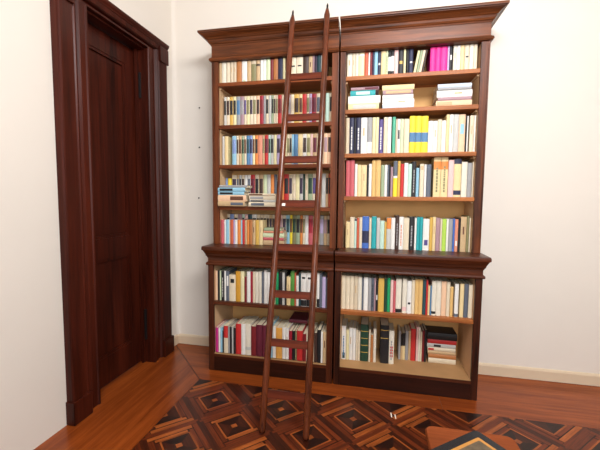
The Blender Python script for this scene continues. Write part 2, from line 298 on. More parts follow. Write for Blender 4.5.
# toothed peg strip in the corner of the right case
V=[];F=[]
for i in range(12):
    z=1.03+i*.03; v,f=boxv(1.0775,1.0795,.036+(i%2)*.006,.050+(i%2)*.006,z,z+.028); k=len(V); V+=v; F+=[tuple(q+k for q in x) for x in f]
obj('peg_strip',V,F,METAL,rb)
ROWS=[
('L1','top shelf of left bookcase',2.325,0.02,0.14,[
(0.0569,0.0742,0.1623,'tan',[]),
(0.0765,0.1132,0.1623,'ivory',[]),
(0.1154,0.1451,0.1623,'cream',[]),
(0.1474,0.1743,0.1623,'beige',[]),
(0.1749,0.2006,0.1623,'beige',[]),
(0.2029,0.2457,0.1623,'orange_brown',[]),
(0.2479,0.2904,0.1623,'white',[('M','pale_green',0.002,0.0162)]),
(0.2915,0.3249,0.1623,'tan',[]),
(0.3271,0.3658,0.1623,'olive',[('B','beige',0.1344,0.162)]),
(0.368,0.3988,0.1623,'tan',[('B','dark_brown',0.1167,0.1319)]),
(0.4021,0.4259,0.1623,'white',[]),
(0.4265,0.4491,0.1623,'white',[]),
(0.4502,0.4828,0.1623,'pale_green',[]),
(0.4849,0.5076,0.1594,'dark_red',[]),
(0.5098,0.5453,0.1623,'orange_brown',[]),
(0.5475,0.5839,0.1623,'navy',[]),
(0.585,0.6042,0.1623,'pale_yellow',[]),
(0.6074,0.645,0.1623,'brown',[]),
(0.6456,0.6914,0.1623,'cream',[('M','black',0.0901,0.1006)]),
(0.6935,0.7438,0.1623,'cream',[('M','black',0.0912,0.1017)]),
(0.7459,0.7885,0.1623,'dark_brown',[]),
(0.7895,0.8185,0.1623,'tan',[]),
(0.8195,0.8339,0.1623,'mauve',[]),
(0.835,0.8545,0.1623,'dark_purple',[]),
(0.8555,0.8831,0.1623,'dark_teal',[]),
(0.8842,0.8984,0.1623,'white',[]),
(0.9046,0.9269,0.1623,'brown',[]),
]),
('L2','second shelf of left bookcase',1.99,0.075,0.14,[
(0.0673,0.0897,0.2428,'pale_grey',[('P','black')]),
(0.0909,0.118,0.2424,'cream',[('P','dark_brown')]),
(0.1191,0.1484,0.242,'gold',[('P','black')]),
(0.1496,0.1764,0.2417,'pale_yellow',[('P','black')]),
(0.1776,0.2113,0.2412,'grey',[('P','steel_blue')]),
(0.2124,0.2436,0.2408,'mauve',[('P','grey')]),
(0.2448,0.2643,0.2404,'cream',[('P','purple')]),
(0.2655,0.2919,0.2401,'pale_yellow',[('P','olive')]),
(0.293,0.3193,0.2398,'cream',[('P','dark_purple')]),
(0.3205,0.3489,0.2394,'cream',[('P','olive')]),
(0.3501,0.3784,0.239,'peach',[('P','dark_brown')]),
(0.3796,0.41,0.2386,'crimson',[('P','dark_red')]),
(0.4112,0.4292,0.2382,'grey',[]),
(0.4303,0.4538,0.2379,'cream',[('P','black')]),
(0.4549,0.4762,0.2376,'pale_grey',[]),
(0.4773,0.4951,0.2374,'sage',[('P','black')]),
(0.4962,0.5129,0.2371,'cream',[('P','dark_brown')]),
(0.514,0.5306,0.2369,'cream',[('P','olive')]),
(0.5317,0.5616,0.2366,'red',[('P','dark_red')]),
(0.5627,0.5825,0.2362,'cream',[]),
(0.5858,0.611,0.2359,'beige',[('P','dark_brown')]),
(0.6126,0.6367,0.2355,'mauve',[('P','grey')]),
(0.6378,0.6639,0.2352,'cream',[]),
(0.6649,0.7039,0.2347,'gold',[('P','dark_brown')]),
(0.705,0.7309,0.2343,'yellow_cream',[('P','brown')]),
(0.7319,0.7652,0.2339,'red',[]),
(0.7663,0.7866,0.2335,'cream',[('P','olive')]),
(0.7876,0.8079,0.2332,'lavender',[('P','mauve')]),
(0.8089,0.8429,0.2328,'crimson',[('P','maroon')]),
(0.8439,0.8777,0.2324,'cream',[('P','slate')]),
(0.8829,0.9144,0.2319,'beige',[('P','dark_brown')]),
(0.9176,0.9447,0.2315,'mint',[]),
(0.9458,0.9686,0.2311,'cream',[('P','black')]),
]),
('L3','third shelf of left bookcase',1.672,0.05,0.14,[
(0.0616,0.0805,0.238,'pale_grey',[]),
(0.0829,0.1135,0.238,'yellow_cream',[]),
(0.1487,0.1849,0.2379,'sky_blue',[('P','periwinkle')]),
(0.1861,0.2058,0.2379,'cream',[('P','dark_brown')]),
(0.207,0.2313,0.2379,'tan',[('P','brown')]),
(0.2325,0.2521,0.2378,'sage',[('P','dark_green')]),
(0.2533,0.2728,0.2378,'cream',[('P','brown')]),
(0.274,0.3004,0.2378,'steel_blue',[('P','dark_teal')]),
(0.3015,0.3244,0.2378,'periwinkle',[('P','navy')]),
(0.3255,0.346,0.2378,'pale_yellow',[('P','brown')]),
(0.3472,0.3721,0.2377,'orange',[('P','black')]),
(0.3733,0.4095,0.2377,'salmon',[]),
(0.4106,0.4286,0.2377,'tan',[('P','olive')]),
(0.4297,0.4589,0.2377,'red',[('P','maroon')]),
(0.46,0.479,0.2377,'mint',[('P','dark_green')]),
(0.4801,0.5035,0.2376,'pale_grey',[('P','black')]),
(0.5046,0.529,0.2376,'pale_yellow',[]),
(0.5302,0.5578,0.2376,'lavender',[('P','dark_purple')]),
(0.5611,0.5963,0.2376,'beige',[('P','dark_brown')]),
(0.599,0.6144,0.2376,'pale_yellow',[]),
(0.6155,0.6341,0.2375,'cream',[('P','olive')]),
(0.6351,0.6526,0.2375,'beige',[('P','black')]),
(0.6537,0.6689,0.2375,'sky_blue',[]),
(0.67,0.7035,0.2375,'steel_blue',[]),
(0.7046,0.7412,0.2375,'yellow_cream',[]),
(0.7423,0.7734,0.2374,'white',[('P','dark_brown')]),
(0.7745,0.8033,0.2374,'pale_yellow',[('P','olive')]),
(0.8043,0.8224,0.2374,'pink',[]),
(0.8235,0.8563,0.2374,'tan',[('P','maroon')]),
(0.8573,0.8721,0.2374,'cream',[]),
(0.8763,0.9078,0.2373,'cream',[('P','dark_purple')]),
(0.9099,0.9402,0.2373,'peach',[('P','mauve')]),
(0.9413,0.9705,0.2373,'peach',[('P','dark_brown')]),
]),
('L4','rear of fourth shelf, left bookcase',1.336,0.125,0.13,[
(0.0565,0.0748,0.2373,'periwinkle',[]),
(0.0772,0.1089,0.2329,'yellow',[]),
(0.115,0.1561,0.2604,'cream',[('P','dark_purple')]),
(0.1573,0.1778,0.2608,'tan',[('P','slate')]),
(0.179,0.2007,0.2611,'pale_grey',[('P','black')]),
(0.2019,0.2282,0.2614,'cream',[('P','dark_brown')]),
(0.2294,0.2521,0.2617,'white',[]),
(0.2533,0.2818,0.262,'white',[('P','slate')]),
(0.283,0.3197,0.2624,'red',[('P','maroon')]),
(0.3209,0.355,0.2628,'cream',[('P','black')]),
(0.3562,0.3937,0.2633,'tan',[('P','dark_brown')]),
(0.3948,0.4251,0.2637,'pale_green',[]),
(0.4263,0.4576,0.2641,'pale_grey',[]),
(0.4588,0.4865,0.2644,'orange',[]),
(0.4877,0.5095,0.2647,'slate',[]),
(0.5141,0.5502,0.2651,'beige',[('P','black')]),
(0.5508,0.5719,0.2655,'orange',[]),
(0.573,0.6128,0.2659,'red',[('P','black')]),
(0.6139,0.6433,0.2663,'cream',[('P','dark_purple')]),
(0.6444,0.6714,0.2666,'cream',[]),
(0.6726,0.7028,0.267,'pale_yellow',[]),
(0.7039,0.7329,0.2673,'pale_grey',[('P','dark_purple')]),
(0.734,0.7496,0.2676,'dark_green',[]),
(0.7507,0.774,0.2679,'cream',[]),
(0.7751,0.8104,0.2682,'sage',[('P','dark_green')]),
(0.8115,0.8434,0.2686,'cream',[('P','purple')]),
(0.8478,0.8849,0.2691,'beige',[('P','dark_brown')]),
(0.8882,0.9197,0.2695,'pale_grey',[]),
(0.9207,0.9413,0.2699,'tan',[('P','black')]),
(0.9424,0.9683,0.2702,'terracotta',[('P','black')]),
]),
('L5','rear of fifth shelf, left bookcase',1.0222,0.15,0.115,[
(0.0565,0.0826,0.2407,'cream',[('P','black')]),
(0.0838,0.1197,0.2407,'periwinkle',[]),
(0.1209,0.1566,0.2407,'cream',[('P','black')]),
(0.1578,0.1933,0.2408,'mauve',[]),
(0.1945,0.2177,0.2408,'mint',[('P','black')]),
(0.2189,0.248,0.2408,'pink',[]),
(0.2492,0.2843,0.2409,'dark_teal',[]),
(0.2855,0.3263,0.2409,'white',[('P','black')]),
(0.3275,0.3562,0.241,'cream',[('P','dark_brown')]),
(0.3574,0.386,0.241,'beige',[('P','black')]),
(0.3872,0.4157,0.241,'cream',[('P','black')]),
(0.4169,0.4393,0.241,'cream',[('P','dark_brown')]),
(0.4405,0.4629,0.2411,'tan',[('P','dark_purple')]),
(0.464,0.4875,0.2411,'beige',[('P','dark_brown')]),
(0.4887,0.5133,0.2411,'cream',[('P','maroon')]),
(0.5197,0.5534,0.2411,'pink',[('P','mauve')]),
(0.5546,0.5859,0.2412,'cream',[('P','dark_purple')]),
(0.587,0.617,0.2412,'sky_blue',[('P','dark_teal')]),
(0.6181,0.64,0.2412,'yellow',[('P','brown')]),
(0.6411,0.6709,0.2413,'olive',[('P','dark_green')]),
(0.672,0.7051,0.2413,'sage',[('P','black')]),
(0.7062,0.7278,0.2413,'orange',[('P','brown')]),
(0.7289,0.7481,0.2414,'cream',[('P','olive')]),
(0.7492,0.7763,0.2414,'white',[]),
(0.7774,0.8156,0.2414,'rose',[('P','crimson')]),
(0.8167,0.8357,0.2414,'pale_yellow',[]),
(0.839,0.8702,0.2415,'beige',[('P','dark_brown')]),
(0.8724,0.9045,0.2415,'grey',[('P','lavender')]),
(0.9056,0.932,0.2415,'tan',[('P','mauve')]),
(0.9331,0.9595,0.2416,'beige',[('P','black')]),
]),
('L5f','front of fifth shelf, left bookcase',1.0222,0.02,0.115,[
(0.0565,0.0873,0.1987,'rose',[]),
(0.0885,0.1016,0.1989,'white',[]),
(0.1028,0.1301,0.1991,'sky_blue',[]),
(0.1312,0.1395,0.1993,'cream',[]),
(0.1407,0.1678,0.1994,'terracotta',[]),
(0.169,0.1808,0.1996,'lavender',[]),
(0.1819,0.2031,0.1997,'white',[]),
(0.2042,0.2323,0.1999,'orange',[]),
(0.2334,0.2463,0.2001,'sky_blue',[]),
(0.2474,0.2672,0.2002,'red',[]),
(0.2683,0.2869,0.2004,'tan',[]),
(0.288,0.3054,0.2005,'orange',[]),
(0.3065,0.333,0.2007,'orange_brown',[]),
(0.3342,0.3594,0.2009,'tan',[]),
(0.3606,0.3903,0.2012,'gold',[]),
(0.3914,0.4233,0.2014,'yellow_cream',[]),
]),
('L6','upper base shelf, left bookcase',0.575,-0.1,0.17,[
(0.0605,0.0793,0.24,'peach',[]),
(0.0817,0.0979,0.2408,'black',[]),
(0.0991,0.1107,0.2412,'pale_green',[]),
(0.1118,0.1373,0.2418,'black',[('T','pale_grey')]),
(0.1384,0.1522,0.2424,'white',[]),
(0.1534,0.1787,0.243,'slate',[('M','white',0.1217,0.2033)]),
(0.1798,0.2346,0.2137,'cream',[('M','black',0.1486,0.1812)]),
(0.2357,0.2754,0.2456,'ochre',[]),
(0.2765,0.3081,0.2466,'pale_yellow',[]),
(0.3092,0.3283,0.2036,'dark_red',[]),
(0.3294,0.3596,0.2481,'white',[]),
(0.3607,0.3785,0.2489,'crimson',[]),
(0.3796,0.3974,0.2494,'cream',[]),
(0.3985,0.4251,0.2501,'ivory',[]),
(0.4262,0.4526,0.2541,'ivory',[]),
(0.4537,0.4702,0.2515,'slate',[]),
(0.4713,0.4954,0.2643,'white',[]),
(0.4965,0.5194,0.2529,'white',[]),
(0.5216,0.5506,0.2537,'grey',[]),
(0.5512,0.565,0.2543,'pale_yellow',[]),
(0.566,0.5898,0.2549,'green',[]),
(0.5909,0.6188,0.2557,'black',[]),
(0.6199,0.6402,0.2564,'pale_grey',[]),
(0.6413,0.6541,0.2569,'black',[]),
(0.6551,0.686,0.2231,'yellow_cream',[]),
(0.6871,0.7178,0.2678,'leaf_green',[]),
(0.7188,0.7304,0.2591,'terracotta',[]),
(0.7315,0.7515,0.2348,'white',[]),
(0.7525,0.7672,0.2602,'dark_teal',[]),
(0.7682,0.8121,0.261,'white',[('M','black',0.2141,0.2297),('B','black',0.002,0.0502)]),
(0.8131,0.8546,0.2623,'white',[('M','black',0.2127,0.2282),('B','black',0.002,0.0533)]),
(0.8577,0.8917,0.2635,'beige',[]),
(0.8927,0.9122,0.2643,'white',[('B','black',0.002,0.0658)]),
(0.9133,0.9327,0.2649,'slate',[]),
(0.9337,0.9602,0.2383,'lavender',[]),
(0.9612,0.9724,0.2241,'slate',[]),
]),
('L7','lowest shelf of left bookcase',0.145,-0.112,0.2,[
(0.063,0.0877,0.2059,'magenta',[]),
(0.0888,0.1052,0.2036,'white',[]),
(0.1064,0.1227,0.2093,'sky_blue',[]),
(0.1239,0.1344,0.1814,'black',[]),
(0.1355,0.1715,0.2251,'cream',[('B','red',0.1252,0.2246)]),
(0.1727,0.1865,0.219,'grey',[]),
(0.1877,0.2038,0.2204,'black',[]),
(0.205,0.2176,0.2217,'pale_grey',[]),
(0.2188,0.2383,0.2149,'black',[]),
(0.2394,0.284,0.2507,'red',[]),
(0.2851,0.3203,0.2542,'white',[]),
(0.3214,0.3676,0.2577,'ivory',[('B','pale_grey',0.044,0.0688)]),
(0.3688,0.4102,0.2411,'dark_red',[]),
(0.4113,0.4602,0.2572,'maroon',[]),
(0.4614,0.4912,0.2566,'maroon',[]),
(0.4934,0.5198,0.2551,'dark_red',[]),
(0.522,0.5461,0.2736,'sky_blue',[]),
(0.5472,0.5734,0.2517,'white',[]),
(0.5745,0.6243,0.247,'gold_orange',[]),
(0.6254,0.6524,0.2544,'white',[]),
(0.6534,0.6781,0.2527,'white',[]),
(0.6792,0.7048,0.2311,'crimson',[]),
(0.7059,0.7283,0.2333,'black',[]),
(0.7293,0.7421,0.2349,'olive',[]),
(0.7431,0.7875,0.2376,'red',[]),
(0.7886,0.8159,0.2171,'dark_red',[]),
(0.8169,0.8347,0.2271,'cream',[]),
(0.8389,0.8785,0.2458,'beige',[]),
(0.8795,0.9023,0.2329,'dark_brown',[]),
(0.9033,0.9302,0.2588,'black',[]),
(0.9312,0.9456,0.245,'white',[]),
(0.9466,0.9743,0.247,'tan',[]),
]),
('R1','top shelf of right bookcase',2.313,0.03,0.16,[
(1.0816,1.1181,0.1743,'ivory',[]),
(1.119,1.1423,0.1743,'cream',[]),
(1.1432,1.1656,0.1743,'ivory',[]),
(1.1664,1.2084,0.1743,'pale_yellow',[('B','white',0.1507,0.1651)]),
(1.2093,1.2365,0.1743,'terracotta',[]),
(1.2374,1.2493,0.1743,'white',[]),
(1.2501,1.2662,0.1743,'dark_red',[]),
(1.2671,1.2806,0.1743,'navy',[]),
(1.2814,1.3059,0.1743,'sky_blue',[]),
(1.3067,1.3286,0.1743,'navy',[('M','white',0.077,0.0913)]),
(1.3294,1.3645,0.1743,'yellow_cream',[]),
(1.3653,1.3787,0.1743,'pale_green',[('T','olive')]),
(1.3795,1.3994,0.1743,'white',[('B','black',0.129,0.1964),('B','black',0.002,0.0294)]),
(1.4003,1.4226,0.1743,'white',[('B','black',0.1345,0.1958),('B','black',0.002,0.028)]),
(1.4234,1.4515,0.1743,'pink',[]),
(1.4523,1.4884,0.1743,'black',[('M','gold',0.0738,0.095)]),
(1.4892,1.5047,0.1743,'pale_yellow',[]),
(1.5098,1.5245,0.1743,'black',[]),
(1.5261,1.5553,0.1743,'navy',[('M','white',0.076,0.0866)]),
(1.5585,1.5747,0.16,'pale_yellow',[('L',10.0)]),
(1.5779,1.594,0.16,'sage',[('L',10.0)]),
(1.5956,1.6133,0.16,'cream',[('L',10.0)]),
(1.6165,1.6293,0.16,'dark_brown',[('L',9.0)]),
(1.6723,1.7087,0.1743,'hot_pink',[]),
(1.7095,1.7442,0.1743,'hot_pink',[]),
(1.745,1.7872,0.1743,'hot_pink',[]),
(1.788,1.802,0.1743,'lavender',[]),
(1.8036,1.8191,0.1743,'black',[('M','white',0.0781,0.1125)]),
(1.8268,1.8493,0.1743,'ivory',[]),
(1.85,1.8732,0.1743,'white',[]),
(1.8739,1.9,0.1743,'yellow_cream',[]),
(1.9015,1.9321,0.1743,'cream',[('M','black',0.0878,0.098)]),
(1.9336,1.961,0.1743,'ivory',[]),
(1.9617,1.9837,0.1743,'cream',[]),
]),
('R3','third shelf of right bookcase',1.745,0.04,0.16,[
(1.0812,1.1069,0.2731,'beige',[]),
(1.1087,1.1413,0.2728,'navy',[('T','white')]),
(1.1422,1.158,0.2723,'black',[]),
(1.1589,1.1922,0.2719,'navy',[('T','white')]),
(1.1939,1.2392,0.2711,'white',[]),
(1.2401,1.2772,0.2704,'grey',[('B','white',0.007,0.0891)]),
(1.279,1.3031,0.2698,'pale_yellow',[]),
(1.3039,1.3253,0.2694,'pale_yellow',[]),
(1.3262,1.3578,0.2528,'purple',[('T','white')]),
(1.3612,1.3884,0.2684,'cream',[]),
(1.3892,1.4171,0.2679,'white',[]),
(1.4238,1.4474,0.2675,'mint_green',[]),
(1.4482,1.46,0.2523,'beige',[]),
(1.4608,1.4817,0.2516,'white',[('M','black',0.1059,0.1716)]),
(1.4826,1.5059,0.2508,'pale_green',[]),
(1.5076,1.5457,0.2496,'cream',[]),
(1.5476,1.588,0.2697,'yellow',[('B','steel_blue',0.0816,0.1506)]),
(1.5888,1.6305,0.2681,'yellow',[('B','steel_blue',0.0806,0.1493)]),
(1.6314,1.6769,0.2663,'yellow',[('B','steel_blue',0.0796,0.148)]),
(1.6785,1.7124,0.2291,'white',[]),
(1.7132,1.7421,0.2279,'white',[]),
(1.7429,1.7701,0.2375,'cream',[]),
(1.7709,1.7996,0.2294,'white',[]),
(1.8004,1.8218,0.2709,'yellow_cream',[]),
(1.8226,1.8494,0.2699,'white',[]),
(1.8502,1.8847,0.2686,'pale_grey',[]),
(1.8855,1.9292,0.267,'peach',[('M','sky_blue',0.13,0.2004)]),
(1.9308,1.9393,0.2555,'black',[]),
(1.9401,1.9486,0.2551,'white',[]),
(1.9587,1.9865,0.2578,'cream',[]),
(1.9873,1.998,0.2574,'white',[]),
]),
('R4','fourth shelf of right bookcase',1.424,0.04,0.16,[
(1.0873,1.1177,0.274,'rose',[]),
(1.1185,1.1514,0.2774,'rose',[]),
(1.1541,1.1736,0.2467,'white',[]),
(1.1745,1.2036,0.2389,'yellow_cream',[]),
(1.2044,1.2439,0.2385,'yellow_cream',[]),
(1.2448,1.2588,0.2382,'black',[]),
(1.2596,1.2814,0.2455,'white',[]),
(1.2823,1.3109,0.2752,'gold_tan',[]),
(1.3118,1.348,0.2747,'gold_tan',[]),
(1.3506,1.3755,0.237,'sage',[]),
(1.3763,1.3969,0.2368,'white',[]),
(1.3977,1.4097,0.2366,'slate',[]),
(1.4105,1.4199,0.2365,'black',[]),
(1.4207,1.4377,0.2215,'mauve',[]),
(1.4403,1.4707,0.2656,'yellow',[('B','slate',0.1544,0.2651),('B','white',0.1395,0.1544)]),
(1.4716,1.491,0.2653,'gold',[]),
(1.4918,1.517,0.2429,'red',[]),
(1.5187,1.5469,0.2499,'white',[]),
(1.5475,1.5731,0.2422,'mint',[]),
(1.574,1.6038,0.2602,'black',[('T','grey')]),
(1.6046,1.6252,0.2123,'sky_blue',[]),
(1.6302,1.6589,0.2413,'cream',[('M','tan',0.1975,0.2267)]),
(1.6606,1.6761,0.2374,'white',[]),
(1.6769,1.7104,0.2371,'slate',[]),
(1.7258,1.7751,0.288,'yellow_cream',[('B','orange',0.2003,0.2581),('T','olive')]),
(1.7767,1.8255,0.288,'yellow_cream',[('B','orange',0.1998,0.2575),('T','olive')]),
(1.8279,1.8653,0.2677,'pink',[]),
(1.8661,1.9151,0.2742,'yellow_cream',[('B','navy',0.2385,0.2737),('B','navy',0.0154,0.048)]),
(1.9174,1.9566,0.2522,'ivory',[]),
(1.9582,1.9878,0.2446,'grey',[]),
(1.9893,1.998,0.2514,'cream',[]),
]),
('R5','fifth shelf of right bookcase',1.0222,0.05,0.17,[
(1.0931,1.1245,0.2022,'yellow_cream',[]),
(1.1255,1.1588,0.238,'cream',[]),
(1.1597,1.1763,0.2269,'mint',[('B','dark_purple',0.2113,0.2264)]),
(1.1773,1.1957,0.235,'terracotta',[]),
(1.1967,1.219,0.2393,'cream',[]),
(1.2199,1.27,0.2478,'blue',[('B','navy',0.0421,0.1355)]),
(1.2719,1.2891,0.2369,'cream',[]),
(1.291,1.3263,0.249,'teal',[]),
(1.3282,1.3538,0.2381,'pale_grey',[]),
(1.3548,1.3859,0.2158,'mint',[]),
(1.3869,1.4019,0.2086,'gold',[]),
(1.4029,1.4357,0.2397,'pale_grey',[('B','orange',0.1557,0.2392)]),
(1.4366,1.4655,0.2403,'white',[]),
(1.4674,1.4943,0.2584,'dark_brown',[('T','grey')]),
(1.4952,1.5266,0.2491,'white',[('T','salmon')]),
(1.5276,1.5676,0.2423,'cream',[]),
(1.5682,1.6049,0.2506,'black',[('T','grey')]),
(1.6069,1.6215,0.2436,'white',[]),
(1.6225,1.6439,0.2492,'teal',[]),
(1.6448,1.6661,0.2497,'teal',[]),
(1.6681,1.7124,0.2377,'white',[('M','purple',0.0389,0.0803)]),
(1.7133,1.7353,0.2496,'gold',[]),
(1.7363,1.7573,0.2537,'yellow_cream',[]),
(1.7582,1.7886,0.2468,'mauve',[]),
(1.7896,1.8028,0.2399,'cream',[]),
(1.8038,1.8312,0.2403,'lime',[]),
(1.8321,1.8471,0.2408,'white',[]),
(1.8481,1.8762,0.2412,'grey',[]),
(1.8771,1.8902,0.2417,'blue',[]),
(1.8911,1.9134,0.2384,'salmon',[('M','white',0.0429,0.08)]),
(1.9144,1.9292,0.2461,'black',[]),
(1.9301,1.9699,0.2577,'tan',[]),
(1.9717,1.9864,0.2655,'olive',[]),
(1.9882,1.998,0.2515,'cream',[]),
]),
('R6','upper base shelf, right bookcase',0.575,-0.09,0.17,[
(1.08,1.1095,0.2554,'cream',[]),
(1.1104,1.1425,0.2536,'cream',[]),
(1.1434,1.1711,0.2553,'cream',[]),
(1.1719,1.2012,0.2547,'beige',[]),
(1.2021,1.2304,0.251,'ivory',[]),
(1.2312,1.2432,0.2447,'slate',[]),
(1.244,1.2755,0.2497,'white',[]),
(1.2764,1.2992,0.2475,'grey',[]),
(1.3001,1.3195,0.2487,'slate',[('T','black')]),
(1.3203,1.3321,0.2496,'mauve',[]),
(1.333,1.3481,0.2355,'black',[('M','white',0.0857,0.1233)]),
(1.3498,1.3916,0.2484,'gold',[]),
(1.3924,1.4132,0.2465,'dark_green',[]),
(1.414,1.4355,0.2552,'green',[]),
(1.4372,1.457,0.2416,'pink',[]),
(1.4578,1.4751,0.2353,'rose',[]),
(1.4759,1.5152,0.2518,'ivory',[('B','black',0.002,0.0295)]),
(1.521,1.552,0.2541,'ivory',[('B','pink',0.0177,0.0474)]),
(1.5536,1.5851,0.2413,'white',[('M','black',0.0684,0.0831)]),
(1.5859,1.6077,0.2502,'cream',[]),
(1.6085,1.6333,0.2552,'gold_tan',[]),
(1.6341,1.6613,0.2553,'gold_tan',[]),
(1.6629,1.6843,0.2546,'dark_teal',[]),
(1.6851,1.6978,0.2556,'red',[]),
(1.6986,1.7121,0.2129,'yellow_cream',[]),
(1.7128,1.7231,0.2137,'steel_blue',[]),
(1.7239,1.753,0.2511,'ivory',[('B','black',0.0112,0.0295)]),
(1.7538,1.7874,0.2529,'ivory',[]),
(1.789,1.8216,0.2513,'peach',[]),
(1.8232,1.8464,0.2495,'cream',[]),
(1.8479,1.868,0.2151,'gold_tan',[]),
(1.8772,1.9033,0.2385,'white',[('B','slate',0.002,0.0231)]),
(1.9117,1.9383,0.2405,'yellow_cream',[]),
(1.9399,1.9672,0.2422,'slate',[]),
(1.9687,1.9955,0.237,'cream',[]),
]),
('R7','lowest shelf of right bookcase',0.14,0.0,0.19,[
(1.08,1.1142,0.2689,'white',[('T','steel_blue'),('M','dark_teal',0.0099,0.0547)]),
(1.1163,1.1381,0.2399,'pale_yellow',[]),
(1.1391,1.165,0.2581,'white',[]),
(1.166,1.1897,0.2563,'white',[]),
(1.1908,1.2062,0.2461,'cream',[]),
(1.2072,1.2246,0.2317,'cream',[]),
(1.2267,1.2858,0.2949,'dark_green',[('B','gold',0.2377,0.2417),('B','gold',0.1819,0.1859),('B','gold',0.126,0.13),('B','gold',0.07,0.074)]),
(1.2898,1.304,0.2548,'cream',[]),
(1.305,1.3242,0.2167,'orange_brown',[]),
(1.3252,1.3463,0.2661,'ivory',[]),
(1.3784,1.44,0.2999,'black',[('B','gold',0.2591,0.2631),('B','gold',0.1962,0.2002)]),
(1.443,1.4804,0.2614,'ivory',[('M','red',0.1233,0.1398),('M','red',0.1005,0.117),('M','red',0.0776,0.0941),('M','red',0.0547,0.0713),('T','grey')]),
]),
('R7b','lowest shelf of right bookcase',0.14,0.095,0.15,[
(1.5209,1.5365,0.2312,'grey',[]),
(1.5374,1.5486,0.2083,'tan',[('B','black',0.1113,0.2078)]),
(1.5495,1.5719,0.2179,'yellow_cream',[('B','black',0.1131,0.2174)]),
(1.5728,1.5951,0.2361,'grey',[]),
(1.596,1.6131,0.2379,'tan',[]),
(1.614,1.6498,0.2563,'red',[]),
(1.6532,1.6684,0.2748,'pink',[]),
(1.6693,1.6837,0.2721,'ivory',[]),
(1.6845,1.6972,0.2376,'cream',[]),
(1.6981,1.7141,0.2469,'dark_red',[]),
(1.7149,1.7309,0.2563,'black',[]),
]),
]
STACKS=[
('left stack on fourth shelf, left bookcase',1.336,-0.032,0.13,[
(0.057,0.2875,0.0386,'tan',('slate',0.1678,0.2748)),
(0.057,0.3004,0.0514,'peach',('brown',0.1638,0.275)),
(0.0582,0.2836,0.0272,'sky_blue',('black',0.0739,0.1856)),
(0.0585,0.2921,0.032,'sky_blue',('black',0.0742,0.1857)),
(0.0692,0.309,0.0207,'grey',None),
]),
('right stack on fourth shelf, left bookcase',1.336,-0.032,0.13,[
(0.3213,0.5412,0.0348,'cream',('slate',0.3424,0.4508)),
(0.3298,0.5452,0.0189,'pale_grey',('black',0.3382,0.4466)),
(0.3257,0.5435,0.0323,'cream',('grey',0.3341,0.4425)),
(0.3198,0.5409,0.0181,'cream',('brown',0.3257,0.4383)),
]),
('stack on fifth shelf, left bookcase',1.0222,0.015,0.115,[
(0.4295,0.5999,0.0398,'tan',None),
(0.4277,0.5997,0.0235,'rose',None),
(0.426,0.6037,0.0372,'pale_green',None),
(0.4319,0.5953,0.0153,'salmon',None),
(0.4361,0.5786,0.0242,'sage',None),
]),
('left stack on second shelf, right bookcase',2.07,0.03,0.2,[
(1.0947,1.3221,0.0498,'yellow_cream',('pale_grey',1.1306,1.3002)),
(1.0936,1.3315,0.0548,'white',None),
(1.1097,1.2939,0.0408,'teal',('mint',1.1507,1.2538)),
(1.1128,1.3185,0.0225,'mauve',('maroon',1.2165,1.3148)),
]),
('middle stack on second shelf, right bookcase',2.07,0.03,0.2,[
(1.3474,1.571,0.0331,'ice',None),
(1.3465,1.572,0.0337,'white',None),
(1.3455,1.5653,0.0351,'white',('mint',1.3563,1.5549)),
(1.3482,1.5607,0.0336,'mauve',('tan',1.3698,1.5468)),
(1.3422,1.57,0.0364,'yellow_cream',None),
]),
('right stack on second shelf, right bookcase',2.07,0.03,0.2,[
(1.7223,1.9627,0.0412,'peach',('tan',1.7291,1.8303)),
(1.7346,1.958,0.0251,'mauve',None),
(1.7264,1.9629,0.0479,'white',None),
(1.732,1.955,0.0166,'grey',None),
(1.7312,1.9573,0.0277,'ice',None),
]),
('stack on lowest shelf, right bookcase',0.14,0.09,0.16,[
(1.7473,1.9459,0.0387,'cream',None),
(1.746,1.9467,0.0315,'orange_brown',None),
(1.7413,1.9434,0.0268,'tan',None),
(1.7389,1.9409,0.0267,'cream',('red',1.7426,1.7842)),
(1.7342,1.9412,0.0299,'pale_grey',('black',1.7831,1.8338)),
(1.7382,1.947,0.0329,'red',None),
(1.7367,1.9488,0.0525,'black',None),
]),
]

